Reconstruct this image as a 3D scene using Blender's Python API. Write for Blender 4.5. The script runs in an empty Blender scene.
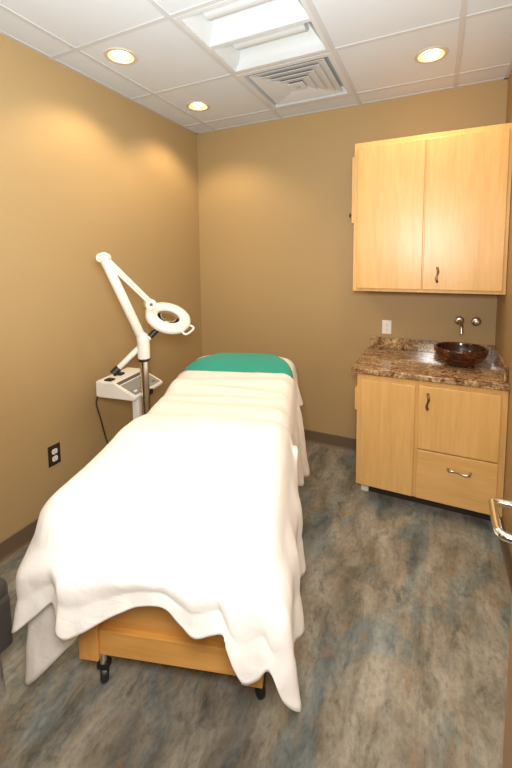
import bpy, bmesh, math, random
from math import sin, cos, pi, radians, sqrt
from mathutils import Vector, Matrix, noise

S = bpy.context.scene
COL = S.collection
random.seed(4)
XR, H = 2.325, 2.632            # right wall, ceiling height
YF = -2.75                     # front wall (with the doorway the photo is taken from)

# ------------------------------------------------------------------ materials
def new_mat(name):
    m = bpy.data.materials.new(name); m.use_nodes = True
    nt = m.node_tree; b = nt.nodes['Principled BSDF']
    return m, nt, b
def plain(name, col, rough=.5, metal=0., spec=.5, **kw):
    m, nt, b = new_mat(name)
    b.inputs['Base Color'].default_value = (*col, 1)
    b.inputs['Roughness'].default_value = rough
    b.inputs['Metallic'].default_value = metal
    b.inputs['Specular IOR Level'].default_value = spec
    for k, v in kw.items(): b.inputs[k.replace('_', ' ')].default_value = v
    return m
def N(nt, t, **kw):
    n = nt.nodes.new(t)
    for k, v in kw.items():
        if k in n.inputs: n.inputs[k].default_value = v
        else: setattr(n, k, v)
    return n
def ramp(nt, stops, interp='LINEAR'):
    r = nt.nodes.new('ShaderNodeValToRGB'); cr = r.color_ramp; cr.interpolation = interp
    while len(cr.elements) < len(stops): cr.elements.new(.5)
    for e, (p, c) in zip(cr.elements, stops):
        e.position = p; e.color = (*c, 1) if len(c) == 3 else c
    return r
def coords(nt, scale=(1, 1, 1), rot=(0, 0, 0), kind='Object'):
    tc = nt.nodes.new('ShaderNodeTexCoord'); mp = nt.nodes.new('ShaderNodeMapping')
    mp.inputs['Scale'].default_value = scale; mp.inputs['Rotation'].default_value = rot
    nt.links.new(tc.outputs[kind], mp.inputs['Vector']); return mp.outputs['Vector']
def mix(nt, fac, a, b, mode='MIX'):
    m = nt.nodes.new('ShaderNodeMix'); m.data_type = 'RGBA'; m.blend_type = mode
    L = nt.links
    if isinstance(fac, (int, float)): m.inputs[0].default_value = fac
    else: L.new(fac, m.inputs[0])
    for v, i in ((a, 6), (b, 7)):
        if isinstance(v, tuple): m.inputs[i].default_value = (*v, 1)
        else: L.new(v, m.inputs[i])
    return m.outputs[2]
def bump(nt, b, h, strength=.2, dist=.01):
    n = nt.nodes.new('ShaderNodeBump'); n.inputs['Strength'].default_value = strength
    n.inputs['Distance'].default_value = dist
    nt.links.new(h, n.inputs['Height']); nt.links.new(n.outputs[0], b.inputs['Normal'])

def mat_wall():
    m, nt, b = new_mat('tan_paint')
    v = coords(nt)
    n = N(nt, 'ShaderNodeTexNoise', Scale=140., Detail=2.); nt.links.new(v, n.inputs['Vector'])
    n2 = N(nt, 'ShaderNodeTexNoise', Scale=1.2, Detail=2.); nt.links.new(v, n2.inputs['Vector'])
    c = mix(nt, n2.outputs[0], (.41, .279, .127), (.44, .303, .141))
    nt.links.new(c, b.inputs['Base Color']); b.inputs['Roughness'].default_value = .5
    b.inputs['Specular IOR Level'].default_value = .3
    bump(nt, b, n.outputs[0], .12, .002); return m
def mat_floor():
    m, nt, b = new_mat('mottled_vinyl')
    L = nt.links
    def nz(scale, detail=6., rough=.62, dist=.5, off=0.):
        v = coords(nt, scale); n = N(nt, 'ShaderNodeTexNoise', Scale=1., Detail=detail, Roughness=rough, Distortion=dist)
        a = N(nt, 'ShaderNodeVectorMath', operation='ADD'); a.inputs[1].default_value = (off, off * 1.7, 0)
        L.new(v, a.inputs[0]); L.new(a.outputs[0], n.inputs['Vector']); return n.outputs[0]
    big, blu, mid, fin, spk, strk = nz((6.4, 2.8, 1), 8, .66, .5), nz((4.4, 1.9, 1), 7, .64, .6, 7.3), nz((14, 6.5, 1), 8, .68, .7, 9.), nz((60, 36, 1), 5, .7, .3, 3.), nz((120, 80, 1), 3, .7, 0, 1.), nz((24, 2.6, 1), 4, .6, .3, 12.)
    base = ramp(nt, [(.3, (.105, .092, .068)), (.42, (.195, .173, .13)), (.53, (.285, .258, .2)), (.68, (.385, .355, .288))]); L.new(big, base.inputs[0])
    bf = ramp(nt, [(.48, (0, 0, 0)), (.59, (.85, .85, .85))]); L.new(blu, bf.inputs[0])
    bc = ramp(nt, [(.34, (.08, .108, .115)), (.5, (.165, .20, .198)), (.66, (.29, .32, .30))]); L.new(big, bc.inputs[0])
    c = mix(nt, bf.outputs[0], base.outputs[0], bc.outputs[0])
    rf = ramp(nt, [(.54, (0, 0, 0)), (.66, (.55, .55, .55))]); L.new(mid, rf.inputs[0])
    c = mix(nt, rf.outputs[0], c, (.26, .16, .085))
    dk = ramp(nt, [(.32, (.42, .44, .45)), (.45, (1, 1, 1))]); L.new(mid, dk.inputs[0])
    c = mix(nt, .8, c, dk.outputs[0], 'MULTIPLY')
    st = ramp(nt, [(.34, (.78, .79, .8)), (.5, (1, 1, 1)), (.68, (1.12, 1.11, 1.08))]); L.new(strk, st.inputs[0])
    c = mix(nt, .6, c, st.outputs[0], 'MULTIPLY')
    fn = ramp(nt, [(.32, (.62, .62, .62)), (.5, (1, 1, 1)), (.68, (1.2, 1.18, 1.14))]); L.new(fin, fn.inputs[0])
    c = mix(nt, .7, c, fn.outputs[0], 'MULTIPLY')
    sp = ramp(nt, [(.3, (.35, .3, .26)), (.38, (1, 1, 1))]); L.new(spk, sp.inputs[0])
    spm = ramp(nt, [(.5, (0, 0, 0)), (.62, (1, 1, 1))]); L.new(mid, spm.inputs[0])
    c = mix(nt, spm.outputs[0], c, mix(nt, 1., c, sp.outputs[0], 'MULTIPLY'))
    L.new(c, b.inputs['Base Color'])
    b.inputs['Roughness'].default_value = .5; b.inputs['Specular IOR Level'].default_value = .3
    bump(nt, b, fin, .06, .003); return m
def mat_wood(name, c1, c2, axis='Z', rough=.34):
    m, nt, b = new_mat(name); L = nt.links
    sc = {'Z': (18, 18, 1.6), 'X': (1.6, 18, 18), 'Y': (18, 1.6, 18)}[axis]
    v = coords(nt, sc); v2 = coords(nt, tuple(4 * s for s in sc))
    n = N(nt, 'ShaderNodeTexNoise', Scale=1., Detail=5., Roughness=.6, Distortion=.8); L.new(v, n.inputs['Vector'])
    n2 = N(nt, 'ShaderNodeTexNoise', Scale=1., Detail=3., Roughness=.6); L.new(v2, n2.inputs['Vector'])
    r = ramp(nt, [(.34, c2), (.6, c1)]); L.new(n.outputs[0], r.inputs[0])
    r2 = ramp(nt, [(.3, (.9, .88, .85)), (.6, (1, 1, 1))]); L.new(n2.outputs[0], r2.inputs[0])
    c = mix(nt, .7, r.outputs[0], r2.outputs[0], 'MULTIPLY')
    L.new(c, b.inputs['Base Color']); b.inputs['Roughness'].default_value = rough
    b.inputs['Specular IOR Level'].default_value = .45
    bump(nt, b, n2.outputs[0], .03, .001); return m
def mat_granite():
    m, nt, b = new_mat('brown_granite'); L = nt.links
    v = coords(nt); v2 = coords(nt, (1, 1.6, 1), (0, 0, .5))
    n = N(nt, 'ShaderNodeTexNoise', Scale=11., Detail=7., Roughness=.7, Distortion=1.4); L.new(v2, n.inputs['Vector'])
    vo = N(nt, 'ShaderNodeTexVoronoi', Scale=95.); L.new(v, vo.inputs['Vector'])
    n3 = N(nt, 'ShaderNodeTexNoise', Scale=60., Detail=5., Roughness=.75); L.new(v, n3.inputs['Vector'])
    r = ramp(nt, [(.3, (.05, .025, .015)), (.4, (.2, .09, .045)), (.5, (.36, .23, .12)), (.6, (.52, .38, .22)), (.72, (.58, .47, .32))]); L.new(n.outputs[0], r.inputs[0])
    r3 = ramp(nt, [(.38, (.2, .14, .1)), (.5, (1., .97, .92)), (.62, (1.7, 1.65, 1.5))]); L.new(n3.outputs[0], r3.inputs[0])
    c = mix(nt, .85, r.outputs[0], r3.outputs[0], 'MULTIPLY')
    rv = ramp(nt, [(0, (.55, .5, .45)), (1, (1.1, 1.1, 1.1))]); L.new(vo.outputs['Color'], rv.inputs[0])
    c = mix(nt, .6, c, rv.outputs[0], 'MULTIPLY')
    L.new(c, b.inputs['Base Color']); b.inputs['Roughness'].default_value = .12; return m
def mat_copper():
    m, nt, b = new_mat('dark_copper_glaze'); L = nt.links
    v = coords(nt, (1, 1, 1.6))
    n = N(nt, 'ShaderNodeTexNoise', Scale=16., Detail=5., Roughness=.65, Distortion=1.); L.new(v, n.inputs['Vector'])
    r = ramp(nt, [(.38, (.03, .01, .006)), (.54, (.11, .026, .01)), (.7, (.34, .095, .035))]); L.new(n.outputs[0], r.inputs[0])
    L.new(r.outputs[0], b.inputs['Base Color']); b.inputs['Roughness'].default_value = .22
    b.inputs['Metallic'].default_value = .45; b.inputs['Coat Weight'].default_value = .5; return m
def mat_cloth(name, col, scale=420., bstr=.15, rough=.85):
    m, nt, b = new_mat(name); L = nt.links
    v = coords(nt)
    n = N(nt, 'ShaderNodeTexNoise', Scale=scale, Detail=2.); L.new(v, n.inputs['Vector'])
    n2 = N(nt, 'ShaderNodeTexNoise', Scale=16., Detail=5., Roughness=.55, Distortion=.8); L.new(v, n2.inputs['Vector'])
    a = N(nt, 'ShaderNodeMath', operation='MULTIPLY_ADD'); a.inputs[1].default_value = .08
    L.new(n.outputs[0], a.inputs[0]); L.new(n2.outputs[0], a.inputs[2])
    b.inputs['Base Color'].default_value = (*col, 1)
    b.inputs['Roughness'].default_value = rough; b.inputs['Specular IOR Level'].default_value = .15
    b.inputs['Sheen Weight'].default_value = .12
    bump(nt, b, a.outputs[0], bstr, .02); return m
def mat_tile():
    m, nt, b = new_mat('ceiling_tile_fibre'); L = nt.links
    v = coords(nt)
    n = N(nt, 'ShaderNodeTexNoise', Scale=260., Detail=3.); L.new(v, n.inputs['Vector'])
    c = mix(nt, n.outputs[0], (.60, .625, .64), (.67, .695, .71)); L.new(c, b.inputs['Base Color'])
    b.inputs['Roughness'].default_value = .9; b.inputs['Specular IOR Level'].default_value = .1
    bump(nt, b, n.outputs[0], .15, .002); return m
def mat_emit(name, col, strength):
    m, nt, b = new_mat(name)
    b.inputs['Base Color'].default_value = (*col, 1)
    b.inputs['Emission Color'].default_value = (*col, 1); b.inputs['Emission Strength'].default_value = strength; return m

M = dict(
    wall=mat_wall(), floor=mat_floor(), tile=mat_tile(),
    maple=mat_wood('maple', (.76, .455, .165), (.69, .40, .13)),
    maple_x=mat_wood('maple_horizontal', (.76, .455, .165), (.69, .40, .13), 'X'),
    oak=mat_wood('table_wood', (.74, .38, .095), (.66, .32, .07), 'X'),
    oak_z=mat_wood('table_wood_upright', (.74, .38, .095), (.66, .32, .07), 'Z'),
    doorwood=mat_wood('door_wood', (.42, .24, .1), (.34, .185, .07), 'Z'),
    granite=mat_granite(), copper=mat_copper(),
    white_cloth=mat_cloth('white_cotton', (.80, .775, .725)),
    cream_cloth=mat_cloth('cream_flannel', (.77, .725, .665), bstr=.2),
    teal=mat_cloth('teal_terry', (.022, .33, .255), 300., .12),
    charcoal=mat_cloth('charcoal_weave', (.06, .052, .045), 240., .3),
    chrome=plain('chrome', (.75, .74, .72), .14, 1.),
    nickel=plain('brushed_nickel', (.52, .47, .4), .3, 1.),
    bronze=plain('dark_bronze', (.26, .17, .09), .35, 1.),
    white_metal=plain('white_enamel', (.82, .78, .7), .35),
    white_plastic=plain('white_plastic', (.84, .81, .75), .4),
    grid=plain('ceiling_grid_paint', (.56, .56, .55), .5),
    fixture=plain('fixture_white', (.62, .64, .63), .6),
    vent=plain('vent_paint', (.62, .63, .62), .45),
    ventdark=plain('vent_duct', (.42, .46, .48), .7),
    black=plain('black_rubber', (.012, .012, .012), .45),
    cord=plain('cord_rubber', (.03, .025, .02), .5),
    greypanel=plain('grey_keypad', (.26, .27, .26), .45),
    darkgrey=plain('dark_display', (.1, .105, .105), .3),
    base=plain('cove_base', (.145, .095, .055), .5),
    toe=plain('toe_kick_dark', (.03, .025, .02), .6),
    darkplate=plain('dark_brown_plate', (.035, .025, .018), .4),
    reflector=plain('gold_reflector', (.75, .6, .38), .35, 1.),
    trimring=plain('downlight_ring', (.62, .52, .38), .4),
    bulb=mat_emit('lit_bulb', (1., .9, .68), 14.),
    casing=plain('casing_paint', (.3, .22, .13), .5),
    mattress=plain('vinyl_upholstery', (.62, .58, .5), .5),
    inside=plain('bowl_inside', (.03, .012, .008), .15),
    glass=plain('lens_glass', (1, 1, 1), .02, Transmission_Weight=1., IOR=1.15),
    diffuser=plain('ring_diffuser', (.85, .83, .78), .5),
)

# ------------------------------------------------------------------ mesh helpers
def build(name, bm, m, parent=None, smooth=False, angle=None):
    me = bpy.data.meshes.new(name)
    bmesh.ops.recalc_face_normals(bm, faces=bm.faces)
    bm.to_mesh(me); bm.free()
    for x in (m if isinstance(m, (list, tuple)) else [m]): me.materials.append(x)
    if smooth:
        for p in me.polygons: p.use_smooth = True
        if angle: me.set_sharp_from_angle(angle=radians(angle))
    o = bpy.data.objects.new(name, me); COL.objects.link(o)
    if parent: o.parent = parent
    return o
def tag(o, label, cat, group=None):
    o['label'] = label; o['category'] = cat
    if group: o['group'] = group
    return o
def thing(name, label, cat, loc=(0, 0, 0), rz=0, group=None):
    o = bpy.data.objects.new(name, None); COL.objects.link(o); o.empty_display_size = .1
    o.location = loc; o.rotation_euler = (0, 0, rz)
    return tag(o, label, cat, group)
def box(bm, lo, hi, bev=0., seg=2, mi=0, rot=None):
    r = bmesh.ops.create_cube(bm, size=1.)
    vs = r['verts']
    c = [(a + b) / 2 for a, b in zip(lo, hi)]; s = [abs(b - a) for a, b in zip(lo, hi)]
    mat = Matrix.Translation(c) @ (rot.to_4x4() if rot else Matrix()) @ Matrix.Diagonal((*s, 1))
    bmesh.ops.transform(bm, matrix=mat, verts=vs)
    fs = set(f for v in vs for f in v.link_faces)
    for f in fs: f.material_index = mi
    if bev > 0:
        es = set(e for v in vs for e in v.link_edges)
        rr = bmesh.ops.bevel(bm, geom=list(es), offset=bev, segments=seg, affect='EDGES', profile=.5)
        for f in rr['faces']: f.material_index = mi
def bx(name, lo, hi, m, parent=None, bev=.003, seg=2):
    bm = bmesh.new(); box(bm, lo, hi, bev, seg); return build(name, bm, m, parent)
def tube(bm, pts, rad, seg=14, mi=0, cap=True):
    pts = [Vector(p) for p in pts]; n = len(pts)
    rs = rad if isinstance(rad, (list, tuple)) else [rad] * n
    rings = []; up = None
    for i, p in enumerate(pts):
        t = (pts[min(i + 1, n - 1)] - pts[max(i - 1, 0)]).normalized()
        if up is None:
            up = Vector((0, 0, 1)) if abs(t.z) < .9 else Vector((1, 0, 0))
        a = t.cross(up)
        if a.length < 1e-6: a = t.cross(Vector((0, 1, 0)))
        a.normalize(); b = t.cross(a).normalized(); up = -b if (-b).dot(up) > 0 else b
        rings.append([bm.verts.new(p + rs[i] * (a * cos(2 * pi * k / seg) + b * sin(2 * pi * k / seg))) for k in range(seg)])
    for i in range(n - 1):
        for k in range(seg):
            f = bm.faces.new((rings[i][k], rings[i][(k + 1) % seg], rings[i + 1][(k + 1) % seg], rings[i + 1][k])); f.material_index = mi
    if cap:
        for r in (rings[0], rings[-1]):
            f = bm.faces.new(r); f.material_index = mi
def tb(name, pts, rad, m, parent=None, seg=14):
    bm = bmesh.new(); tube(bm, pts, rad, seg); return build(name, bm, m, parent, True, 40)
def spline(cps, n):
    cps = [Vector(c) for c in cps]; out = []
    k = len(cps) - 1
    for i in range(n + 1):
        x = i / n * k; j = min(int(x), k - 1); t = x - j
        p0, p1, p2, p3 = cps[max(j - 1, 0)], cps[j], cps[j + 1], cps[min(j + 2, k)]
        out.append(.5 * ((2 * p1) + (p2 - p0) * t + (2 * p0 - 5 * p1 + 4 * p2 - p3) * t * t + (3 * p1 - p0 - 3 * p2 + p3) * t ** 3))
    return out
def lathe(bm, prof, seg=40, mat=None, mi=0, closed=False):
    rings = []
    for r, z in prof:
        if r < 1e-6: rings.append([bm.verts.new((0, 0, z))] * seg)
        else: rings.append([bm.verts.new((r * cos(2 * pi * k / seg), r * sin(2 * pi * k / seg), z)) for k in range(seg)])
    n = len(rings); new = set(v for r in rings for v in r)
    for i in range(n if closed else n - 1):
        A, B = rings[i], rings[(i + 1) % n]
        for k in range(seg):
            q = [A[k], A[(k + 1) % seg], B[(k + 1) % seg], B[k]]
            u = []
            for v in q:
                if v not in u: u.append(v)
            if len(u) > 2: bm.faces.new(u).material_index = mi
    if mat is not None: bmesh.ops.transform(bm, matrix=mat, verts=list(new))
def struct(name, bm_or_obj, m=None, parent=None):
    o = build(name, bm_or_obj, m, parent)
    if parent is None: o['kind'] = 'structure'
    return o
def sbox(name, boxes, m, parent=None, bev=0.):
    bm = bmesh.new()
    for lo, hi in boxes: box(bm, lo, hi, bev)
    return struct(name, bm, m, parent)
def aim(o, d):
    o.rotation_euler = Vector(d).to_track_quat('-Z', 'Y').to_euler()

# ------------------------------------------------------------------ the room shell
sbox('floor', [((-.12, -4.2, -.1), (XR + .12, .12, 0))], M['floor'])
sbox('wall_left', [((-.12, -2.87, 0), (0, .12, H + .12))], M['wall'])
sbox('wall_back', [((0, 0, 0), (XR, .12, H + .12))], M['wall'])
sbox('wall_right', [((XR, -2.87, 0), (XR + .12, .12, H + .12))], M['wall'])
DX0, DX1, DH = 1.24, 2.2, 2.08
sbox('wall_front', [((0, YF - .12, 0), (DX0, YF, H + .12)), ((DX1, YF - .12, 0), (XR, YF, H + .12)), ((DX0, YF - .12, DH), (DX1, YF, H + .12))], M['wall'])
sbox('wall_hall', [((-.12, -4.2, 0), (XR + .12, -4.1, H + .12))], M['wall'])
sbox('trim_1', [((DX0 - .05, YF, 0), (DX0 + .012, YF + .018, DH + .05)), ((DX1 - .012, YF, 0), (DX1 + .05, YF + .018, DH + .05)), ((DX0 - .05, YF, DH - .012), (DX1 + .05, YF + .018, DH + .05))], M['casing'], bev=.003)
def cove(name, a, b, n):       # cove base with a toe: a->b along the wall, n points into the room
    bm = bmesh.new(); a = Vector(a); b = Vector(b); n = Vector(n); prof = [(0, 0), (.016, 0), (.01, .006), (.006, .018), (.005, .098), (.003, .1), (0, .1)]
    A = [bm.verts.new(a + n * p + Vector((0, 0, z))) for p, z in prof]; B = [bm.verts.new(b + n * p + Vector((0, 0, z))) for p, z in prof]
    for i in range(len(prof)):
        j = (i + 1) % len(prof); bm.faces.new((A[i], A[j], B[j], B[i]))
    bm.faces.new(A); bm.faces.new(B)
    struct(name, bm, M['base'])
cove('baseboard_left', (0, YF, 0), (0, 0, 0), (1, 0, 0))
cove('baseboard_back', (0, 0, 0), (1.5, 0, 0), (0, -1, 0))
cove('baseboard_right', (XR, YF, 0), (XR, -.62, 0), (-1, 0, 0))

# ceiling: lay-in tiles on a T grid, with the cut-outs of the lamps
T = .61
gx = [0, .203, .813, 1.423, 2.033, XR]
gy = [0, -.2, -.81, -1.42, -2.03, -2.64, YF]
LAMPS = [(.36, -1.262, .074), (.353, -.506, .074), (1.894, -.516, .074), (1.894, -1.262, .074), (1.894, -2.06, .074)]
bm = bmesh.new()
for i in range(5):
    for j in range(6):
        x0, x1, y1, y0 = gx[i], gx[i + 1], gy[j], gy[j + 1]
        if i == 2 and j in (1, 2): continue
        if j == 5 and False: continue
        hole = [l for l in LAMPS if x0 < l[0] < x1 and y0 < l[1] < y1]
        if not hole: box(bm, (x0, y0, H), (x1, y1, H + .015)); continue
        cx, cy, r = hole[0]; r -= .004; n = 48
        ring, out = [], []
        for k in range(n):
            a = 2 * pi * k / n; d = Vector((cos(a), sin(a)))
            t = min(((x1 - cx) / d.x if d.x > 1e-6 else (x0 - cx) / d.x if d.x < -1e-6 else 9), ((y1 - cy) / d.y if d.y > 1e-6 else (y0 - cy) / d.y if d.y < -1e-6 else 9))
            ring.append((bm.verts.new((cx + r * d.x, cy + r * d.y, H)), bm.verts.new((cx + r * d.x, cy + r * d.y, H + .015))))
            out.append(bm.verts.new((cx + t * d.x, cy + t * d.y, H)))
        for k in range(n):
            q = (k + 1) % n
            bm.faces.new((ring[k][0], out[k], out[q], ring[q][0])); bm.faces.new((ring[k][0], ring[q][0], ring[q][1], ring[k][1]))
        for X in (x0, x1):
            for Y in (y0, y1):       # corner triangles left by the radial fan
                cand = sorted(range(n), key=lambda k: (out[k].co.x - X) ** 2 + (out[k].co.y - Y) ** 2)[:2]
                if (out[cand[0]].co - Vector((X, Y, H))).length > 1e-4:
                    bm.faces.new((out[cand[0]], out[cand[1]], bm.verts.new((X, Y, H))))
ceiling = struct('ceiling', bm, M['tile'])
bm = bmesh.new()
for x in gx[1:-1]: box(bm, (x - .012, YF, H - .005), (x + .012, 0, H + .004))
for y in gy[1:-1]: box(bm, (0, y - .012, H - .0044), (XR, y + .012, H + .0036))
for lo, hi in (((0, YF, H - .004), (.02, 0, H + .002)), ((0, -.02, H - .004), (XR, 0, H + .002)), ((XR - .02, YF, H - .004), (XR, 0, H + .002))): box(bm, lo, hi)
build('ceiling_grid', bm, M['grid'], ceiling)
sbox('ceiling_deck', [((-.12, -4.2, H + .12), (XR + .12, .12, H + .2))], M['grid'])

# ------------------------------------------------------------------ recessed downlights
LBL = ['lit round downlight in ceiling above the magnifying lamp, nearer the camera', 'lit round downlight in the ceiling tile near the back left corner of the room',
       'lit round downlight in ceiling above the maple wall cabinet', 'lit round downlight in the ceiling between the fluorescent fixture and right wall', 'lit round downlight in the ceiling nearest the doorway']
WARM = (1., .77, .5)
def downlight(x, y, r, label):
    t = thing('recessed_downlight', label, 'ceiling light', (x, y, H), 0, 'round recessed downlights')
    bm = bmesh.new(); lathe(bm, [(r + .014, .0), (r + .013, -.005), (r + .004, -.007), (r - .006, -.004), (r - .008, .003), (r + .01, .003)], 48, closed=True)
    build('trim_ring', bm, M['trimring'], t, True, 40)
    bm = bmesh.new(); lathe(bm, [(r - .007, .0), (r - .012, .02), (r - .022, .05), (r - .034, .075), (.0, .078)], 48)
    lathe(bm, [(r - .004, .0), (r - .006, .02), (r - .018, .05), (r - .03, .079), (0., .082)], 48)
    build('reflector', bm, M['reflector'], t, True, 60)
    bm = bmesh.new(); lathe(bm, [(0, .012), (.018, .014), (.032, .024), (.038, .038), (.032, .055), (.018, .07), (.016, .077), (0, .077)], 32)
    build('bulb', bm, M['bulb'], t, True)
    return t
def spot(x, y, energy):
    l = bpy.data.lights.new('downlight_beam', 'SPOT'); l.energy = energy; l.color = WARM; l.spot_size = radians(128); l.spot_blend = .55; l.shadow_soft_size = .05
    o = bpy.data.objects.new('downlight_beam', l); COL.objects.link(o); o.location = (x, y, H - .012); return o
for i, (x, y, r) in enumerate(LAMPS):
    downlight(x, y, r, LBL[i])
    spot(x, y, 24 if x < 1 else 18)

# ------------------------------------------------------------------ fluorescent troffer
tr = thing('ceiling_light', 'square fluorescent ceiling fixture with two white coved reflectors beside the air vent', 'ceiling light', (1.118, -1.115, H))
bm = bmesh.new(); h = .293
for lo, hi in (((-h, -h, -.006), (-h + .02, h, .002)), ((h - .02, -h, -.006), (h, h, .002)), ((-h + .02, h - .02, -.006), (h - .02, h, .002)), ((-h + .02, -h, -.006), (h - .02, -h + .02, .002)), ((-h + .02, -.012, -.004), (h - .02, .012, .004))): box(bm, lo, hi)
build('frame', bm, M['fixture'], tr)
for q in (-1, 1):              # two coved reflectors with sloping ends, a lamp cover at the top of each
    bm = bmesh.new(); ym = q * .147; prof = []
    for k in range(17):
        a = pi * k / 16; prof.append((ym + .132 * cos(a), .095 * sin(a) ** .8))
    A = [bm.verts.new((-h + .016 + .75 * z, y, z)) for y, z in prof]; B = [bm.verts.new((h - .016 - .75 * z, y, z)) for y, z in prof]
    for k in range(16): bm.faces.new((A[k], A[k + 1], B[k + 1], B[k]))
    bm.faces.new(A); bm.faces.new(B)
    build('reflector', bm, M['fixture'], tr, True, 40)
    bm = bmesh.new(); prof = [(ym + .05 * cos(pi * k / 10), .088 - .042 * sin(pi * k / 10)) for k in range(11)]
    A = [bm.verts.new((-h + .09, y, z)) for y, z in prof]; B = [bm.verts.new((h - .09, y, z)) for y, z in prof]
    for k in range(10): bm.faces.new((A[k], A[k + 1], B[k + 1], B[k]))
    bm.faces.new(A); bm.faces.new(B); bm.faces.new((A[0], B[0], B[-1], A[-1]))
    build('lamp_cover', bm, M['fixture'], tr, True, 40)

# ------------------------------------------------------------------ supply air vent
vt = thing('air_vent', 'square stepped air vent in the ceiling between the fluorescent fixture and back wall', 'vent', (1.118, -.505, H))
def sq_ring(bm, r0, z0, r1, z1, th=.004):
    for (zz, dz) in ((0, 0), (0, th)):
        pass
    A = [bm.verts.new((sx * r0, sy * r0, z0)) for sx, sy in ((-1, -1), (1, -1), (1, 1), (-1, 1))]
    B = [bm.verts.new((sx * r1, sy * r1, z1)) for sx, sy in ((-1, -1), (1, -1), (1, 1), (-1, 1))]
    C = [bm.verts.new((v.co.x, v.co.y, v.co.z + th)) for v in B]; D = [bm.verts.new((v.co.x, v.co.y, v.co.z + th)) for v in A]
    for k in range(4):
        q = (k + 1) % 4
        for P, Q in ((A, B), (B, C), (C, D), (D, A)): bm.faces.new((P[k], P[q], Q[q], Q[k]))
bm = bmesh.new(); sq_ring(bm, .293, -.006, .262, -.006, .01); sq_ring(bm, .262, -.004, .262 - .004, .045, .003)
build('frame', bm, M['vent'], vt)
bm = bmesh.new(); box(bm, (-.26, -.26, .045), (.26, .26, .05)); build('duct', bm, M['ventdark'], vt)
for r0, r1, z in ((.236, .180, -.001), (.196, .136, -.005), (.15, .09, -.009), (.104, .048, -.013)):
    bm = bmesh.new(); sq_ring(bm, r0, z, r1, z + .013, .003); build('vane', bm, M['vent'], vt)
bm = bmesh.new(); box(bm, (-.05, -.05, -.014), (.05, .05, -.010)); box(bm, (-.016, -.016, -.016), (.016, .016, -.014), mi=1); build('centre_plate', bm, [M['vent'], M['ventdark']], vt)

# ------------------------------------------------------------------ cabinets
YB, YU = -.593, -.338          # door front planes
def wavy_handle(length, r=.005, out=.028):
    """bar pull with an S shaped grip, along local Z, standing off towards -Y"""
    bm = bmesh.new()
    cps = [(0, .003, -length / 2), (0, -out * .6, -length / 2 + .002), (-.003, -out, -length / 2 + .012), (-.005, -out, -length * .2), (0, -out, 0), (.005, -out, length * .2), (.003, -out, length / 2 - .012), (0, -out * .6, length / 2 - .002), (0, .003, length / 2)]
    p = spline(cps, 48)
    rad = [r * (1.0 + .45 * abs(sin(2 * pi * i / 48))) for i in range(49)]
    tube(bm, p, rad, 12)
    for z in (-length / 2, length / 2): tube(bm, [(0, .004, z), (0, -.003, z)], .0075, 14)
    return bm
bc = thing('base_cabinet', 'maple base cabinet with two doors and a drawer under the granite counter', 'cabinet', (0, 0, 0))
bm = bmesh.new()
box(bm, (1.535, YB + .02, .1), (1.553, -.005, .815), .002)                        # end panel
box(bm, (2.302, YB + .02, .1), (XR - .002, -.005, .815))
box(bm, (1.553, YB + .02, .1), (2.302, -.005, .118)); box(bm, (1.553, -.02, .118), (2.302, -.005, .815)); box(bm, (1.553, YB + .02, .797), (2.302, -.005, .815))
build('carcass', bm, M['maple'], bc)
bm = bmesh.new()
for lo, hi in (((1.535, YB, .1), (1.57, YB + .02, .815)), ((1.862, YB + .001, .125), (1.892, YB + .02, .775)), ((2.275, YB, .1), (XR - .002, YB + .02, .815)), ((1.57, YB + .0005, .775), (2.275, YB + .02, .815)), ((1.57, YB + .0005, .1), (2.275, YB + .02, .125)), ((1.892, YB + .0005, .395), (2.275, YB + .02, .425))): box(bm, lo, hi, .0015)
build('face_frame', bm, M['maple'], bc)
bx('door', (1.562, YB - .019, .108), (1.868, YB, .782), M['maple'], bc, .003)
d2 = bx('door', (1.887, YB - .019, .412), (2.29, YB, .786), M['maple'], bc, .003)
hd = build('handle', wavy_handle(.085), M['bronze'], d2, True); hd.location = (1.935, YB - .02, .7)
dr = bx('drawer', (1.887, YB - .019, .108), (2.29, YB, .404), M['maple_x'], bc, .003)
hd = build('handle', wavy_handle(.11), M['nickel'], dr, True); hd.location = (2.105, YB - .02, .325); hd.rotation_euler = (0, pi / 2, 0)
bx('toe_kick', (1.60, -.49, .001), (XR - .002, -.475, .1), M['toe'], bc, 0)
bx('foot', (1.553, -.5, .001), (1.60, -.46, .1), M['white_plastic'], bc, .004)
bx('side_rail', (1.519, -.585, .575), (1.535, -.30, .715), M['maple'], bc, .003)

ct = tag(bx('countertop', (1.503, -.618, .815), (XR - .001, -.001, .85), M['granite'], None, .006, 3), 'speckled brown granite countertop with backsplash on the maple base cabinet', 'countertop')
bx('backsplash', (1.525, -.021, .85), (XR - .022, -.001, .932), M['granite'], ct, .003)
bx('side_splash', (XR - .021, -.56, .85), (XR - .001, -.001, .932), M['granite'], ct, .003)

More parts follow.
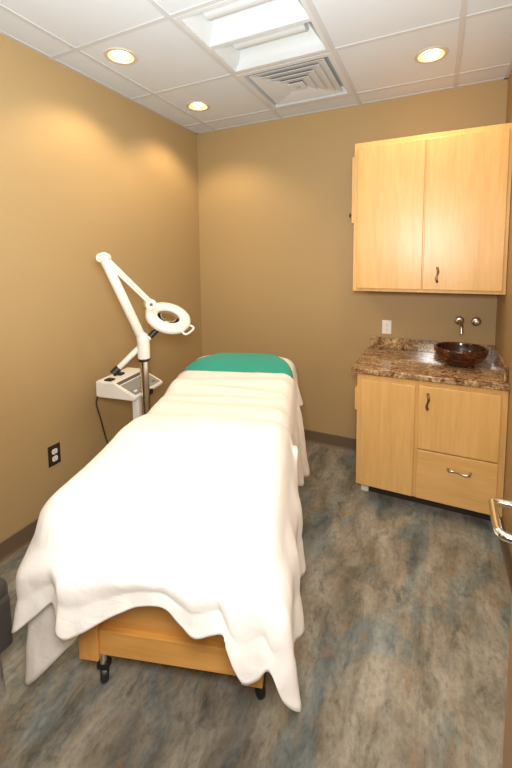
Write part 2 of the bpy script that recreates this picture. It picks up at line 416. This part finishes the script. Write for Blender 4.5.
uc = thing('wall_cabinet', 'maple wall cabinet with two flat doors hung above the granite counter', 'cabinet', (0, 0, 0))
UZ0, UZ1, UX0 = 1.3, 2.262, 1.45
bm = bmesh.new()
box(bm, (UX0, YU + .02, UZ0), (UX0 + .018, -.002, UZ1), .002); box(bm, (XR - .02, YU + .02, UZ0), (XR - .002, -.002, UZ1))
box(bm, (UX0 + .018, YU + .02, UZ1 - .018), (XR - .02, -.002, UZ1)); box(bm, (UX0 + .018, YU + .02, UZ0 + .012), (XR - .02, -.002, UZ0 + .03)); box(bm, (UX0 + .018, -.012, UZ0 + .03), (XR - .02, -.002, UZ1 - .018))
build('carcass', bm, M['maple'], uc)
bm = bmesh.new()
for lo, hi in (((UX0, YU, UZ0), (UX0 + .035, YU + .02, UZ1)), ((XR - .032, YU, UZ0), (XR - .002, YU + .02, UZ1)), ((1.868, YU + .001, UZ0 + .03), (1.892, YU + .02, UZ1 - .04)), ((UX0 + .035, YU, UZ1 - .04), (XR - .032, YU + .02, UZ1)), ((UX0 + .035, YU, UZ0), (XR - .032, YU + .02, UZ0 + .03))): box(bm, lo, hi, .0015)
build('face_frame', bm, M['maple'], uc)
bx('door', (UX0 + .025, YU - .019, UZ0 + .02), (1.8745, YU, UZ1 - .032), M['maple'], uc, .003)
d2 = bx('door', (1.8825, YU - .019, UZ0 + .02), (XR - .022, YU, UZ1 - .032), M['maple'], uc, .003)
hd = build('handle', wavy_handle(.085), M['bronze'], d2, True); hd.location = (1.962, YU - .02, 1.413)
sr = bx('side_rail', (UX0 - .016, YU + .005, 1.752), (UX0, -.05, 2.18), M['maple'], uc, .003)
bm = bmesh.new(); lathe(bm, [(0, 0), (.005, 0), (.005, .012), (.012, .018), (.012, .026), (0, .03)], 20, Matrix.Translation((UX0 - .016, YU + .06, 1.81)) @ Matrix.Rotation(-pi / 2, 4, 'Y'))
build('knob', bm, M['bronze'], sr, True, 40)

# vessel sink and wall faucet
sk = thing('vessel_sink', 'round dark copper vessel sink on the granite counter', 'sink', (2.108, -.285, .85))
bm = bmesh.new(); R = .152
outp = [(0, .001), (.06, .001), (.075, .006), (.112, .03), (.138, .06), (.15, .09), (R, .108), (R - .003, .113), (R - .012, .113), (R - .016, .106)]
lathe(bm, outp, 56); build('bowl', bm, M['copper'], sk, True, 60)
bm = bmesh.new(); lathe(bm, [(R - .016, .106), (.128, .07), (.1, .035), (.06, .014), (.02, .010), (0, .010)], 56); build('basin', bm, M['inside'], sk, True)
bm = bmesh.new(); lathe(bm, [(0, .016), (.018, .016), (.022, .012), (.022, .0105)], 24); build('drain', bm, M['chrome'], sk, True, 40)
fc = thing('wall_faucet', 'chrome wall mounted faucet with one knob above the copper sink', 'faucet', (2.11, 0, 1.085))
def escutcheon(px):
    bm = bmesh.new(); lathe(bm, [(0, 0), (.03, 0), (.03, .004), (.024, .009), (.012, .012), (0, .012)], 28, Matrix.Translation((px, -.0005, 0)) @ Matrix.Rotation(pi / 2, 4, 'X'))
    return build('escutcheon', bm, M['nickel'], fc, True, 40)
escutcheon(0); escutcheon(.1)
tb('spout', spline([(0, -.008, 0), (0, -.05, .004), (.003, -.1, .0), (.006, -.135, -.02), (.008, -.148, -.065)], 30), [.0105] * 24 + [.011] * 7, M['nickel'], fc, 16)
bm = bmesh.new(); lathe(bm, [(0, .012), (.009, .012), (.009, .03), (.017, .034), (.019, .044), (.014, .054), (0, .056)], 24, Matrix.Translation((.1, 0, 0)) @ Matrix.Rotation(pi / 2, 4, 'X')); build('knob', bm, M['nickel'], fc, True, 40)

# ------------------------------------------------------------------ outlets
def outlet(name, label, loc, rz, plate, face):
    t = thing(name, label, 'outlet', loc, rz)       # built facing -Y
    bx('cover_plate', (-.038, -.006, -.06), (.038, -.0005, .06), plate, t, .003)
    for z in (-.021, .021):
        bm = bmesh.new()
        vs = []
        for k in range(28):
            a = 2 * pi * k / 28
            vs.append((max(-.0165, min(.0165, .019 * cos(a))), max(-.0145, min(.0145, .0175 * sin(a)))))
        A = [bm.verts.new((x, -.006, z + y)) for x, y in vs]; B = [bm.verts.new((x, -.009, z + y)) for x, y in vs]
        for k in range(28): bm.faces.new((A[k], A[(k + 1) % 28], B[(k + 1) % 28], B[k]))
        bm.faces.new(B)
        f = build('receptacle', bm, face, t)
        bm = bmesh.new()
        for sx in (-.006, .006): box(bm, (sx - .0011, -.0095, z - .002), (sx + .0011, -.0088, z + .007))
        tube(bm, [(0, -.0088, z - .008), (0, -.0095, z - .008)], .0025, 10)
        build('slot', bm, M['black'], f)
    bm = bmesh.new(); tube(bm, [(0, -.0058, 0), (0, -.0072, 0)], .0032, 12); build('screw', bm, M['nickel'], t)
    return t
outlet('wall_outlet', 'dark brown outlet with white receptacles low on the left wall', (0, -1.54, .41), pi / 2, M['darkplate'], M['white_plastic'])
outlet('wall_outlet', 'white outlet on the back wall above the granite backsplash', (1.637, 0, 1.008), 0, M['white_plastic'], M['white_plastic']).scale = (.85, 1, .85)

# ------------------------------------------------------------------ treatment table (local: w across, d along to the head, z up)
TH = radians(16.6); FX, FY = 1.20, -2.04
def bed_thing(name, label, cat): return thing(name, label, cat, (FX, FY, 0), TH)
tt = bed_thing('treatment_table', 'wooden treatment table on black casters beneath the white bedding', 'treatment table')
LEN = 1.50
for w in (-.315, .245):
    for d in (0, LEN - .07):
        bx('leg', (w, d, .17), (w + .07, d + .07, .62), M['oak_z'], tt, .003)
for d in (.012, LEN - .042):
    bx('rail', (-.245, d, .185), (.245, d + .03, .275), M['oak'], tt, .003); bx('rail', (-.245, d, .54), (.245, d + .03, .62), M['oak'], tt, .003)
for w in (-.305, .275):
    bx('side_rail', (w, .07, .185), (w + .03, LEN - .07, .275), M['oak'], tt, .003); bx('side_rail', (w, .07, .54), (w + .03, LEN - .07, .62), M['oak'], tt, .003)
bx('end_panel', (-.246, .03, .27), (.246, .042, .545), M['oak'], tt, 0)
for w in (-.29, .278): bx('side_panel', (w, .069, .27), (w + .012, LEN - .069, .545), M['oak'], tt, 0)
bx('bottom_panel', (-.28, .03, .2), (.28, LEN - .03, .212), M['oak'], tt, 0)
for w in (-.28, .28):
    for d in (.075, LEN - .075):
        q = w + (.004 if w < 0 else .008); d += .004 if w < 0 else .035; bm = bmesh.new()
        lathe(bm, [(0, -.014), (.024, -.014), (.03, -.009), (.0315, 0), (.03, .009), (.024, .014), (0, .014)], 32, Matrix.Translation((q, d + .004, .032)) @ Matrix.Rotation(.5, 4, 'Z') @ Matrix.Rotation(pi / 2, 4, 'Y'))
        box(bm, (q - .022, d - .014, .055), (q + .022, d + .02, .08), .006)
        k = build('caster', bm, M['black'], tt, True, 40)
        tb('stem', [(q, d, .078), (q, d, .172)], .013, M['chrome'], k)
# mattress, fitted sheet etc share one shape
HW, D0, D1 = .35, -.13, 1.60
def sst(a, b, x):
    t = max(0., min(1., (x - a) / (b - a))); return t * t * (3 - 2 * t)
def inset(w, d):               # distance inside the mattress outline
    r = .09 + .14 * sst(.6, .8, d)
    qx = abs(w) - (HW - r); qy = abs(d - (D0 + D1) / 2) - ((D1 - D0) / 2 - r)
    return -(sqrt(max(qx, 0) ** 2 + max(qy, 0) ** 2) + min(max(qx, qy), 0) - r)
RR = .07
def top(w, d, lift=0.):
    e = max(inset(w, d) + lift, 0); r = RR + lift
    z = .768 + .082 * sst(.7, 1.3, d) - .012 * sst(1.35, 1.6, d) + lift
    if e < r: z -= r - sqrt(max(r * r - (r - e) ** 2, 0))
    return z
def outline(n=160, off=0.):    # mattress outline, counter-clockwise, from the right side
    pts = []
    rf, rh = .09, .23
    def arc(cw, cd, r, a0, a1):
        for k in range(14):
            a = a0 + (a1 - a0) * k / 13; pts.append((cw + (r + off) * cos(a), cd + (r + off) * sin(a)))
    arc(HW - rf, D0 + rf, rf, -pi / 2, 0)
    for k in range(1, 24): pts.append((HW + off, D0 + rf + (D1 - rh - D0 - rf) * k / 24))
    arc(HW - rh, D1 - rh, rh, 0, pi / 2); arc(-HW + rh, D1 - rh, rh, pi / 2, pi)
    for k in range(1, 24): pts.append((-HW - off, D1 - rh - (D1 - rh - D0 - rf) * k / 24))
    arc(-HW + rf, D0 + rf, rf, pi, 1.5 * pi)
    return pts
bm = bmesh.new(); O = outline(); rings = []
for z, off in ((.62, -.02), (.625, -.008), (.64, -.004), (.70, -.004)):
    rings.append([bm.verts.new((w * (.97 + off / .35), .72 + (d - .72) * (.985 + off / .85), z)) for w, d in O])
for s in (.965, .94, .9, .8, .6, .3):
    rr = []
    for w, d in O:
        ww = w * s; dd = .72 + (d - .72) * (s if s > .9 else (.3 + .7 * s if False else s)); rr.append(bm.verts.new((ww, dd, top(ww, dd) - .016)))
    rings.append(rr)
for a, b in zip(rings, rings[1:]):
    for k in range(len(O)): bm.faces.new((a[k], a[(k + 1) % len(O)], b[(k + 1) % len(O)], b[k]))
bm.faces.new(rings[0]); bm.faces.new(rings[-1])
build('mattress', bm, M['mattress'], tt, True, 60)

def cat(cps, n):               # Catmull-Rom through tuples of any length
    out = []; k = len(cps) - 1
    for i in range(n + 1):
        x = i / n * k; j = min(int(x), k - 1); t = x - j
        P = [cps[max(j - 1, 0)], cps[j], cps[j + 1], cps[min(j + 2, k)]]
        out.append([.5 * (2 * b + (c - a) * t + (2 * a - 5 * b + 4 * c - d) * t * t + (3 * b - a - 3 * c + d) * t ** 3) for a, b, c, d in zip(*P)])
    return out
from mathutils.geometry import delaunay_2d_cdt
def common(w, d): return .004 * noise.fractal(Vector((w * 5 + 1, d * 5, 2.)), 1., 2., 4)
def bed_thing_mesh(name, bm, mat, parent=None):
    o = build(name, bm, mat, parent, True)
    if not parent: o.location = (FX, FY, 0); o.rotation_euler = (0, 0, TH)
    return o
def snap(ew, ed):
    """push a rim point on to the mattress outline"""
    for _ in range(12):
        e = inset(ew, ed)
        g = Vector(((inset(ew + .001, ed) - e) / .001, (inset(ew, ed + .001) - e) / .001))
        if g.length < .2: break
        ew -= e * g.x / g.length_squared; ed -= e * g.y / g.length_squared
    return ew, ed
def drape(name, label, catg, mat, rows, lift, bulge=0., n=420, nd=26, seed=0, thick=.003, wave=None, amp=.008, step=.016):
    """cloth over the mattress. rows: (rim_w, rim_d, hem_w, hem_d, hem_z) control points; both ends of the list are open edges on top"""
    C = cat(rows, n); bm = bmesh.new(); rim = []; norm = []
    for c in C:
        w, d = snap(c[0], c[1])
        e = inset(w, d); nn = Vector((e - inset(w + .002, d), e - inset(w, d + .002))).normalized()
        norm.append(nn); rim.append(Vector((w, d)) + nn * lift)
    def zt(w, d):
        z = top(w, d, lift) + common(w, d)
        e = max(0, inset(w, d) + lift)
        if wave: z += wave(w, d) * min(1, e / .05)
        return z
    # top: constrained triangulation of the rim polygon filled with a regular grid
    ring = []
    for p in rim:
        if not ring or (p - ring[-1]).length > 3e-4: ring.append(p)
    a, b = ring[-1], ring[0]; k = int((a - b).length / step)
    poly = list(ring) + [a.lerp(b, i / k) for i in range(1, k)]
    xs = [p.x for p in poly]; ys = [p.y for p in poly]; pts = list(poly)
    nx = int((max(xs) - min(xs)) / step); ny = int((max(ys) - min(ys)) / step)
    for i in range(nx + 1):
        for j in range(ny + 1):
            p = Vector((min(xs) + (i + .5 * (j % 2)) * step, min(ys) + j * step))
            if inset(p.x, p.y) + lift > step * .6: pts.append(p)
    m = len(poly)
    res = delaunay_2d_cdt(pts, [(i, (i + 1) % m) for i in range(m)], [list(range(m))], 1, 1e-5)
    V = [bm.verts.new((p.x, p.y, zt(p.x, p.y))) for p in res[0]]
    for f in res[2]:
        try: bm.faces.new([V[i] for i in f])
        except ValueError: pass
    # skirt
    cols = []
    for (ew, ed, hw, hd, hz), r, nn in zip(C, rim, norm):
        z0 = zt(r.x, r.y); hz = min(hz, z0 - .004); dv = Vector((hw, hd)) - (r - nn * lift); out = dv.dot(nn); col = [Vector((r.x, r.y, z0))]
        for k in range(1, nd + 1):
            t = k / nd
            if out < .005: f = sst(.2, .9, t)
            else: f = .30 * sst(0, .35, t) + .70 * t
            p2 = r + dv * f + nn * (bulge * sin(pi * min(1, t * 1.6)) ** 1 * (1 if t < .62 else 0))
            q = noise.fractal(Vector((p2.x * 6 + seed, p2.y * 6 + 3, (z0 + (hz - z0) * t) * 5)), 1., 2., 3)
            p2 += nn * amp * q * min(1, t * 3)
            col.append(Vector((p2.x, p2.y, z0 + (hz - z0) * t)))
        cols.append(col)
    G = [[bm.verts.new(p) for p in c] for c in cols]
    for a, b in zip(G, G[1:]):
        for k in range(nd):
            bm.faces.new((a[k], a[k + 1], b[k + 1], b[k]))
    bmesh.ops.remove_doubles(bm, verts=bm.verts, dist=3.1e-4)
    o = bed_thing_mesh(name, bm, mat); tag(o, label, catg)
    md = o.modifiers.new('cloth_thickness', 'SOLIDIFY'); md.thickness = thick; md.offset = 0
    return o

# cream fitted cover at the head
fit = [(.35, w, .352, w, .67) for w in (.72, .85, .98, 1.06)]
fit += [(.35, 1.11, .37, 1.12, .65), (.35, 1.17, .40, 1.17, .645), (.35, 1.22, .375, 1.23, .70), (.35, 1.30, .365, 1.30, .71)]
for a in range(0, 9):
    q = a / 8 * pi / 2; fit.append((.12 + .23 * cos(q), 1.37 + .23 * sin(q), .12 + .24 * cos(q), 1.37 + .24 * sin(q), .70))
fit += [(0, 1.6, 0, 1.61, .7)]
for a in range(0, 9):
    q = pi / 2 + a / 8 * pi / 2; fit.append((-.12 + .23 * cos(q), 1.37 + .23 * sin(q), -.12 + .24 * cos(q), 1.37 + .24 * sin(q), .70))
fit += [(-.35, d, -.36, d, .67) for d in (1.3, 1.15, 1.0, .85, .72)]
drape('fitted_sheet', 'cream fitted sheet around the head end of the table, its corners beside the teal towel', 'sheet', M['cream_cloth'], fit, .003, amp=.003, step=.013)

# teal towel across the head
bm = bmesh.new(); G = []
for j in range(31):
    v = j / 30; d = 1.03 + .59 * v
    hw = .348 - .15 * sst(.2, .95, v)
    G.append([])
    for i in range(41):
        u = -1 + 2 * i / 40; w = u * hw + .0; dd = d - .05 * abs(u) ** 3 * (1 - v)
        lim = D1 + .0
        if dd < lim: z = top(w, dd, .0115) + common(w, dd)
        else: z = top(w, lim, .0115) + common(w, lim) - (dd - lim) * 2.4; dd = lim + .026
        G[-1].append(bm.verts.new((w, dd, z)))
for a, b in zip(G, G[1:]):
    for k in range(40): bm.faces.new((a[k], a[k + 1], b[k + 1], b[k]))
o = bed_thing_mesh('towel', bm, M['teal']); tag(o, 'teal towel laid across the head end of the table', 'towel')
md = o.modifiers.new('cloth_thickness', 'SOLIDIFY'); md.thickness = .005; md.offset = 0

# lower sheet
def wave_low(w, d):
    k = .5 + .5 * noise.noise(Vector((w * 4, d * 3, 1.)))
    return (.012 * math.exp(-((d - .90 + .10 * w) / .03) ** 2) + .014 * math.exp(-((d - .985 - .06 * w) / .028) ** 2) + .010 * math.exp(-((d - .80 - .05 * w) / .025) ** 2)
            + .012 * math.exp(-((d - .70 + .06 * w) / .05) ** 2)) * (.4 + k) 
low = [(.35, 1.10, .355, 1.10, .80), (.35, 1.08, .356, 1.08, .76), (.35, 1.05, .36, 1.05, .68), (.35, 1.0, .405, 1.0, .42), (.35, .94, .425, .96, .33), (.35, .87, .40, .87, .36), (.35, .78, .40, .78, .37), (.35, .68, .365, .68, .42), (.35, .5, .355, .5, .45), (.35, .3, .355, .3, .47), (.35, .1, .355, .1, .48),
       (.35, -.03, .36, -.03, .5), (.325, -.105, .33, -.11, .55), (.27, -.13, .27, -.133, .58), (.15, -.13, .15, -.133, .61), (0, -.13, 0, -.133, .625), (-.13, -.13, -.13, -.133, .60), (-.22, -.13, -.22, -.08, .50), (-.26, -.13, -.252, -.06, .36), (-.29, -.125, -.30, -.06, .29), (-.32, -.11, -.425, -.075, .165),
       (-.345, -.05, -.385, -.02, .3), (-.35, .03, -.36, .03, .42), (-.35, .2, -.355, .2, .48), (-.35, .4, -.355, .4, .48), (-.35, .6, -.365, .6, .44), (-.35, .8, -.385, .8, .44), (-.35, .94, -.375, .94, .5), (-.35, 1.02, -.365, 1.02, .6), (-.35, 1.07, -.36, 1.07, .72), (-.35, 1.10, -.355, 1.10, .80)]
drape('flat_sheet', 'cream flat sheet between the teal towel and white top sheet, one corner hanging lower left', 'sheet', M['cream_cloth'], low, .020, wave=wave_low, n=460, step=.013)

# white top sheet
def wave_top(w, d):
    return .008 + .016 * sst(.56, .46, d) * sst(.2, .44, d) + .012 * sst(.3, -.05, abs(w)) + .006 * math.exp(-((d - .30 + .2 * w) / .05) ** 2)
blk = [(.35, .545, .352, .545, .79), (.35, .51, .358, .515, .72), (.35, .47, .368, .475, .56), (.35, .42, .38, .43, .40), (.35, .36, .39, .37, .345), (.35, .29, .415, .29, .335), (.35, .22, .385, .22, .35), (.35, .14, .38, .14, .36), (.35, .05, .415, .055, .335), (.35, -.03, .385, -.02, .36),
       (.337, -.08, .40, -.08, .33), (.325, -.105, .42, -.14, .33), (.30, -.12, .385, -.16, .375), (.285, -.126, .352, -.16, .465), (.27, -.13, .325, -.16, .435), (.25, -.13, .295, -.165, .42), (.235, -.13, .272, -.168, .46), (.22, -.13, .25, -.163, .515),
       (.195, -.13, .235, -.16, .55), (.155, -.13, .165, -.16, .525), (.12, -.13, .125, -.155, .55), (.08, -.13, .085, -.15, .59), (.04, -.13, .045, -.15, .595), (-.01, -.13, -.01, -.15, .58), (-.06, -.13, -.065, -.155, .555), (-.11, -.13, -.115, -.16, .525), (-.15, -.13, -.16, -.17, .50), (-.19, -.13, -.20, -.18, .485), (-.215, -.13, -.225, -.18, .50), (-.232, -.13, -.234, -.165, .53),
       (-.255, -.13, -.262, -.145, .555), (-.285, -.125, -.315, -.145, .50), (-.315, -.11, -.38, -.15, .44), (-.34, -.07, -.385, -.06, .45), (-.35, .05, -.385, .05, .47), (-.35, .17, -.41, .17, .46), (-.35, .28, -.385, .28, .48), (-.35, .38, -.40, .38, .48), (-.35, .46, -.385, .46, .56), (-.35, .51, -.36, .51, .70), (-.35, .545, -.352, .545, .79)]
drape('top_sheet', 'white top sheet covering the foot half of the table down to its wavy hem', 'sheet', M['white_cloth'], blk, .03, bulge=.012, n=560, wave=wave_top, step=.013)

# ------------------------------------------------------------------ magnifying lamp on trolley
PX, PY = .41, -1.225
ml = thing('magnifying_lamp', 'white jointed magnifying lamp with control box on chrome pole beside the bed', 'lamp', (PX, PY, 0))
Lp = lambda x, y, z: (x - PX, y - PY, z)
bm = bmesh.new()
for k in range(5):
    a = 2 * pi * k / 5 + .35; tube(bm, [(.02 * cos(a), .02 * sin(a), .085), (.13 * cos(a), .13 * sin(a), .078), (.23 * cos(a), .23 * sin(a), .07)], [.022, .018, .014], 10)
lathe(bm, [(0, .06), (.045, .06), (.045, .11), (.03, .125), (0, .125)], 28)
bs = build('base', bm, M['white_metal'], ml, True, 40)
for k in range(5):
    a = 2 * pi * k / 5 + .35; bm = bmesh.new()
    lathe(bm, [(0, -.012), (.02, -.012), (.025, -.006), (.025, .006), (.02, .012), (0, .012)], 20, Matrix.Translation((.222 * cos(a), .222 * sin(a), .0255)) @ Matrix.Rotation(a, 4, 'Z') @ Matrix.Rotation(pi / 2, 4, 'X'))
    tube(bm, [(.222 * cos(a), .222 * sin(a), .03), (.222 * cos(a), .222 * sin(a), .072)], .006, 8)
    build('caster', bm, M['black'], bs, True, 40)
tb('pole', [(0, 0, .11), (0, 0, .95)], .0255, M['chrome'], ml, 24)
tb('collar', [(0, 0, .925), (0, 0, .948)], .031, M['black'], ml, 20)
Z0 = 1.10
bm = bmesh.new(); tube(bm, [(0, 0, .94), (0, 0, .945), (0, 0, 1.04), (-.004, -.005, 1.075), (-.008, -.012, 1.095)], [.031, .036, .036, .034, .02], 20)
build('joint', bm, M['white_metal'], ml, True, 40)
E0 = Vector(Lp(.30, -1.39, 1.535))
def arm(name, a, b, r0, r1):
    return tb(name, [a, Vector(a).lerp(b, .02), Vector(a).lerp(b, .98), b], [r0 * .8, r0, r1, r1 * .8], M['white_metal'], ml, 16)
arm('lower_arm', (-.006, -.008, 1.07), E0, .0265, .0265)
bm = bmesh.new()
d = Vector((.25, -1, 0)).normalized(); bmesh.ops.create_uvsphere(bm, u_segments=20, v_segments=12, radius=.034, matrix=Matrix.Translation(E0) @ Matrix.Diagonal((1, 1, .9, 1)))
tube(bm, [E0 - d * .036, E0 + d * .036], .024, 18); build('elbow', bm, M['white_metal'], ml, True, 40)
HC = Vector(Lp(.47, -1.063, 1.166))           # centre of the lens head
KN = Vector(Lp(.40, -1.145, 1.255))         # knuckle the upper arm ends on
arm('upper_arm', E0 + Vector((.0, .0, .012)), KN + Vector((0, 0, .02)), .012, .012)
arm('spring_rod', E0 + Vector((.012, -.014, -.012)), KN + Vector((.008, -.014, .002)), .006, .006)
nrm = Vector((.50, -.20, .84)).normalized()
side = Vector((0.67, .72, -.12)); side = (side - nrm * side.dot(nrm)).normalized(); fwd = nrm.cross(side)
HM = Matrix((( side.x, fwd.x, nrm.x, HC.x), (side.y, fwd.y, nrm.y, HC.y), (side.z, fwd.z, nrm.z, HC.z), (0, 0, 0, 1)))
bm = bmesh.new(); ro, ri = .14, .068
lathe(bm, [(ri, .004), (ri + .006, .016), (ri + .02, .021), (ro - .02, .021), (ro - .005, .014), (ro, .0), (ro - .003, -.018), (ro - .012, -.024), (ri + .006, -.022), (ri, -.012)], 64, HM, closed=True)
hd = build('lamp_head', bm, M['white_metal'], ml, True, 50)
bm = bmesh.new(); lathe(bm, [(ri + .012, -.022), (ro - .018, -.024), (ro - .024, -.034), (ri + .018, -.034)], 64, HM, closed=True); build('ring_tube', bm, M['diffuser'], hd, True, 50)
bm = bmesh.new(); lathe(bm, [(0, .008), (.03, .0065), (ri + .001, .0), (.03, -.0065), (0, -.008)], 48, HM); build('lens', bm, M['glass'], hd, True)
bm = bmesh.new(); GR = Matrix.Rotation(radians(-38), 4, 'Z'); hp = [HM @ GR @ Vector(p) for p in ((ro - .012, -.045, -.006), (ro + .012, -.05, -.008), (ro + .024, -.03, -.008), (ro + .026, .03, -.008), (ro + .012, .05, -.008), (ro - .012, .045, -.006))]
tube(bm, spline(hp, 30), .0065, 10); build('grip', bm, M['white_metal'], hd, True)
bm = bmesh.new()
tube(bm, [KN, KN.lerp(HM @ Vector((-ro + .02, .02, .0)), 1.)], .02, 16); tube(bm, [KN - Vector((.024, -.018, 0)), KN + Vector((.024, -.018, 0))], .032, 20)
kk = build('knuckle', bm, M['white_metal'], ml, True, 40)
bm = bmesh.new(); tube(bm, [KN + Vector((.02, -.015, 0)), KN + Vector((.029, -.022, 0))], .009, 14); build('knob', bm, M['bronze'], kk, True, 40)
# cross arm with black ends, resting on the control box
A0, A1 = Vector(Lp(.30, -1.365, .872)), Vector(Lp(.445, -1.135, 1.105))
arm('cross_arm', A0.lerp(A1, .12), A0.lerp(A1, .82), .0165, .0165)
tb('arm_joint', [A0, A0.lerp(A1, .13)], .021, M['black'], ml, 16)
tb('arm_joint', [A0.lerp(A1, .81), A0.lerp(A1, 1.)], .018, M['black'], ml, 16)
# control box: wedge body with a sloping keypad facing the bed
cb_c = Vector((-.30, -.11)); ang = radians(8)
BM_ = Matrix.Translation((.124 - PX, -1.335 - PY, .70)) @ Matrix.Rotation(ang, 4, 'Z')
bm = bmesh.new(); P = [(0, 0), (.268, 0), (.275, .026), (.13, .092), (.115, .098), (0, .098)]; wd = .31
A = [bm.verts.new((x, 0, z)) for x, z in P]; B = [bm.verts.new((x, wd, z)) for x, z in P]
for k in range(6): bm.faces.new((A[k], A[(k + 1) % 6], B[(k + 1) % 6], B[k]))
bm.faces.new(A); bm.faces.new(B)
bmesh.ops.bevel(bm, geom=list(bm.edges), offset=.006, segments=2, affect='EDGES')
bmesh.ops.transform(bm, matrix=BM_, verts=bm.verts); cb = build('control_box', bm, M['white_plastic'], ml, True, 40)
sl = math.atan2(.092 - .026, .275 - .13)
SM = BM_ @ Matrix.Translation((.13, 0, .092)) @ Matrix.Rotation(sl, 4, 'Y')
def on_slope(name, lo, hi, m, bev=.001):
    bm = bmesh.new(); box(bm, lo, hi, bev); bmesh.ops.transform(bm, matrix=SM, verts=bm.verts); return build(name, bm, m, cb)
on_slope('keypad', (.036, .02, -.001), (.148, .29, .0015), M['greypanel'])
on_slope('display', (.004, .02, -.001), (.028, .29, .0018), M['darkgrey'])
for k in range(4): on_slope('button', (.115, .04 + .063 * k, .0015), (.13, .07 + .063 * k, .004), M['darkgrey'] if k % 2 else M['white_plastic'])
bm = bmesh.new(); box(bm, (.03, .13, .098), (.085, .17, .112), .004); bmesh.ops.transform(bm, matrix=BM_, verts=bm.verts); build('socket', bm, M['black'], cb)
bm = bmesh.new(); box(bm, (.05, .015, .098), (.10, .06, .108), .004); bmesh.ops.transform(bm, matrix=BM_, verts=bm.verts); build('socket', bm, M['black'], cb)
bm = bmesh.new(); box(bm, (.245, .11, .002), (.30, .15, .03)); bmesh.ops.transform(bm, matrix=BM_, verts=bm.verts); build('bracket', bm, M['black'], cb)
# holder under the box
bm = bmesh.new(); box(bm, (.20, .07, -.15), (.245, .115, .0), .008, 3); bmesh.ops.transform(bm, matrix=BM_, verts=bm.verts); hl = build('holder', bm, M['white_plastic'], ml, True, 40)
bm = bmesh.new(); tube(bm, [BM_ @ Vector((.2225, .0925, -.15)), BM_ @ Vector((.2225, .0925, -.175))], .015, 14); build('cap', bm, M['black'], hl, True, 40)
# power cord hanging from the box
cp = [(.135, -1.33, .705), (.125, -1.335, .66), (.135, -1.32, .57), (.15, -1.305, .46), (.19, -1.30, .33), (.23, -1.30, .18), (.24, -1.29, .06), (.2, -1.27, .012), (.1, -1.25, .012)]
tb('cord', spline([Lp(*p) for p in cp], 60), .0045, M['cord'], ml, 8)

# ------------------------------------------------------------------ guest chair at the left edge
ch = thing('guest_chair', 'dark upholstered chair with chrome legs at the left edge beside the bed', 'chair', (.43, -2.45, 0))
bx('seat', (-.25, -.22, .33), (.25, .245, .45), M['charcoal'], ch, .03, 4)
bx('backrest', (-.24, -.26, .5), (.24, -.20, .86), M['charcoal'], ch, .025, 4)
bx('side_skirt', (.235, -.2, .22), (.262, .235, .40), M['charcoal'], ch, .012, 3)
for sx in (-1, 1):
    for sy in (-1, 1):
        pts = [(sx * .2, sy * .2, .34), (sx * .19, sy * .22, .02), (sx * .19, sy * .22, .0)] if sy > 0 else [(sx * .2, -.19, .34), (sx * .2, -.22, .0)]
        tb('leg', pts, .012, M['chrome'], ch, 14)
    tb('back_post', [(sx * .2, -.2, .34), (sx * .2, -.228, .5), (sx * .2, -.232, .7)], .011, M['chrome'], ch, 12)

# ------------------------------------------------------------------ open door leaf at the right edge
dl = thing('open_door', 'wooden door leaf with chrome lever handle standing open at right edge', 'door', (2.152, 0, 0)); dl['kind'] = 'thing'
bx('leaf', (0, -2.725, .012), (.042, -1.865, 2.06), M['doorwood'], dl, .003)
lv_z = .95
bm = bmesh.new(); lathe(bm, [(0, 0), (.027, 0), (.027, .006), (.024, .01), (0, .01)], 28, Matrix.Translation((0, -1.93, lv_z)) @ Matrix.Rotation(-pi / 2, 4, 'Y')); build('rose', bm, M['chrome'], dl, True, 40)
lv = [(-.005, -1.93, lv_z), (-.045, -1.93, lv_z), (-.058, -1.936, lv_z), (-.06, -1.95, lv_z), (-.062, -2.03, lv_z), (-.058, -2.048, lv_z), (-.042, -2.055, lv_z), (-.012, -2.056, lv_z)]
tb('lever_handle', spline(lv, 60), .0095, M['chrome'], dl, 16)

# ------------------------------------------------------------------ light, world, camera
def area(name, loc, target, size, energy, col=(1, 1, 1), sy=None):
    l = bpy.data.lights.new(name, 'AREA'); l.energy = energy; l.size = size; l.color = col
    if sy: l.shape = 'RECTANGLE'; l.size_y = sy
    o = bpy.data.objects.new(name, l); COL.objects.link(o); o.location = loc; aim(o, Vector(target) - Vector(loc)); return o
area('bounce_flash', (1.75, -2.6, 1.7), (1.35, -2.3, 2.632), .3, 50, (.82, .92, 1.))
area('camera_flash', (1.93, -2.9, 1.66), (1.2, -1.2, .6), .28, 33, (1., .985, .97))
w = bpy.data.worlds.new('hall_light'); S.world = w; w.use_nodes = True
w.node_tree.nodes['Background'].inputs[0].default_value = (1., .9, .75, 1); w.node_tree.nodes['Background'].inputs[1].default_value = .35

cam = bpy.data.cameras.new('camera'); co = bpy.data.objects.new('camera', cam); COL.objects.link(co)
co.location = (1.957, -2.926, 1.521); co.rotation_euler = (radians(84.75976808), radians(.54824918), radians(25.32179596))
cam.sensor_fit = 'VERTICAL'; cam.sensor_height = 36; cam.sensor_width = 24; cam.lens = 379.4 * 36 / 768
cam.shift_y = -(384 - 293.6) / 768; cam.shift_x = -.5 / 768; cam.clip_start = .05
S.camera = co
vs = S.view_settings; vs.view_transform = 'Standard'; vs.look = 'None'; vs.exposure = 0.; vs.gamma = 1.
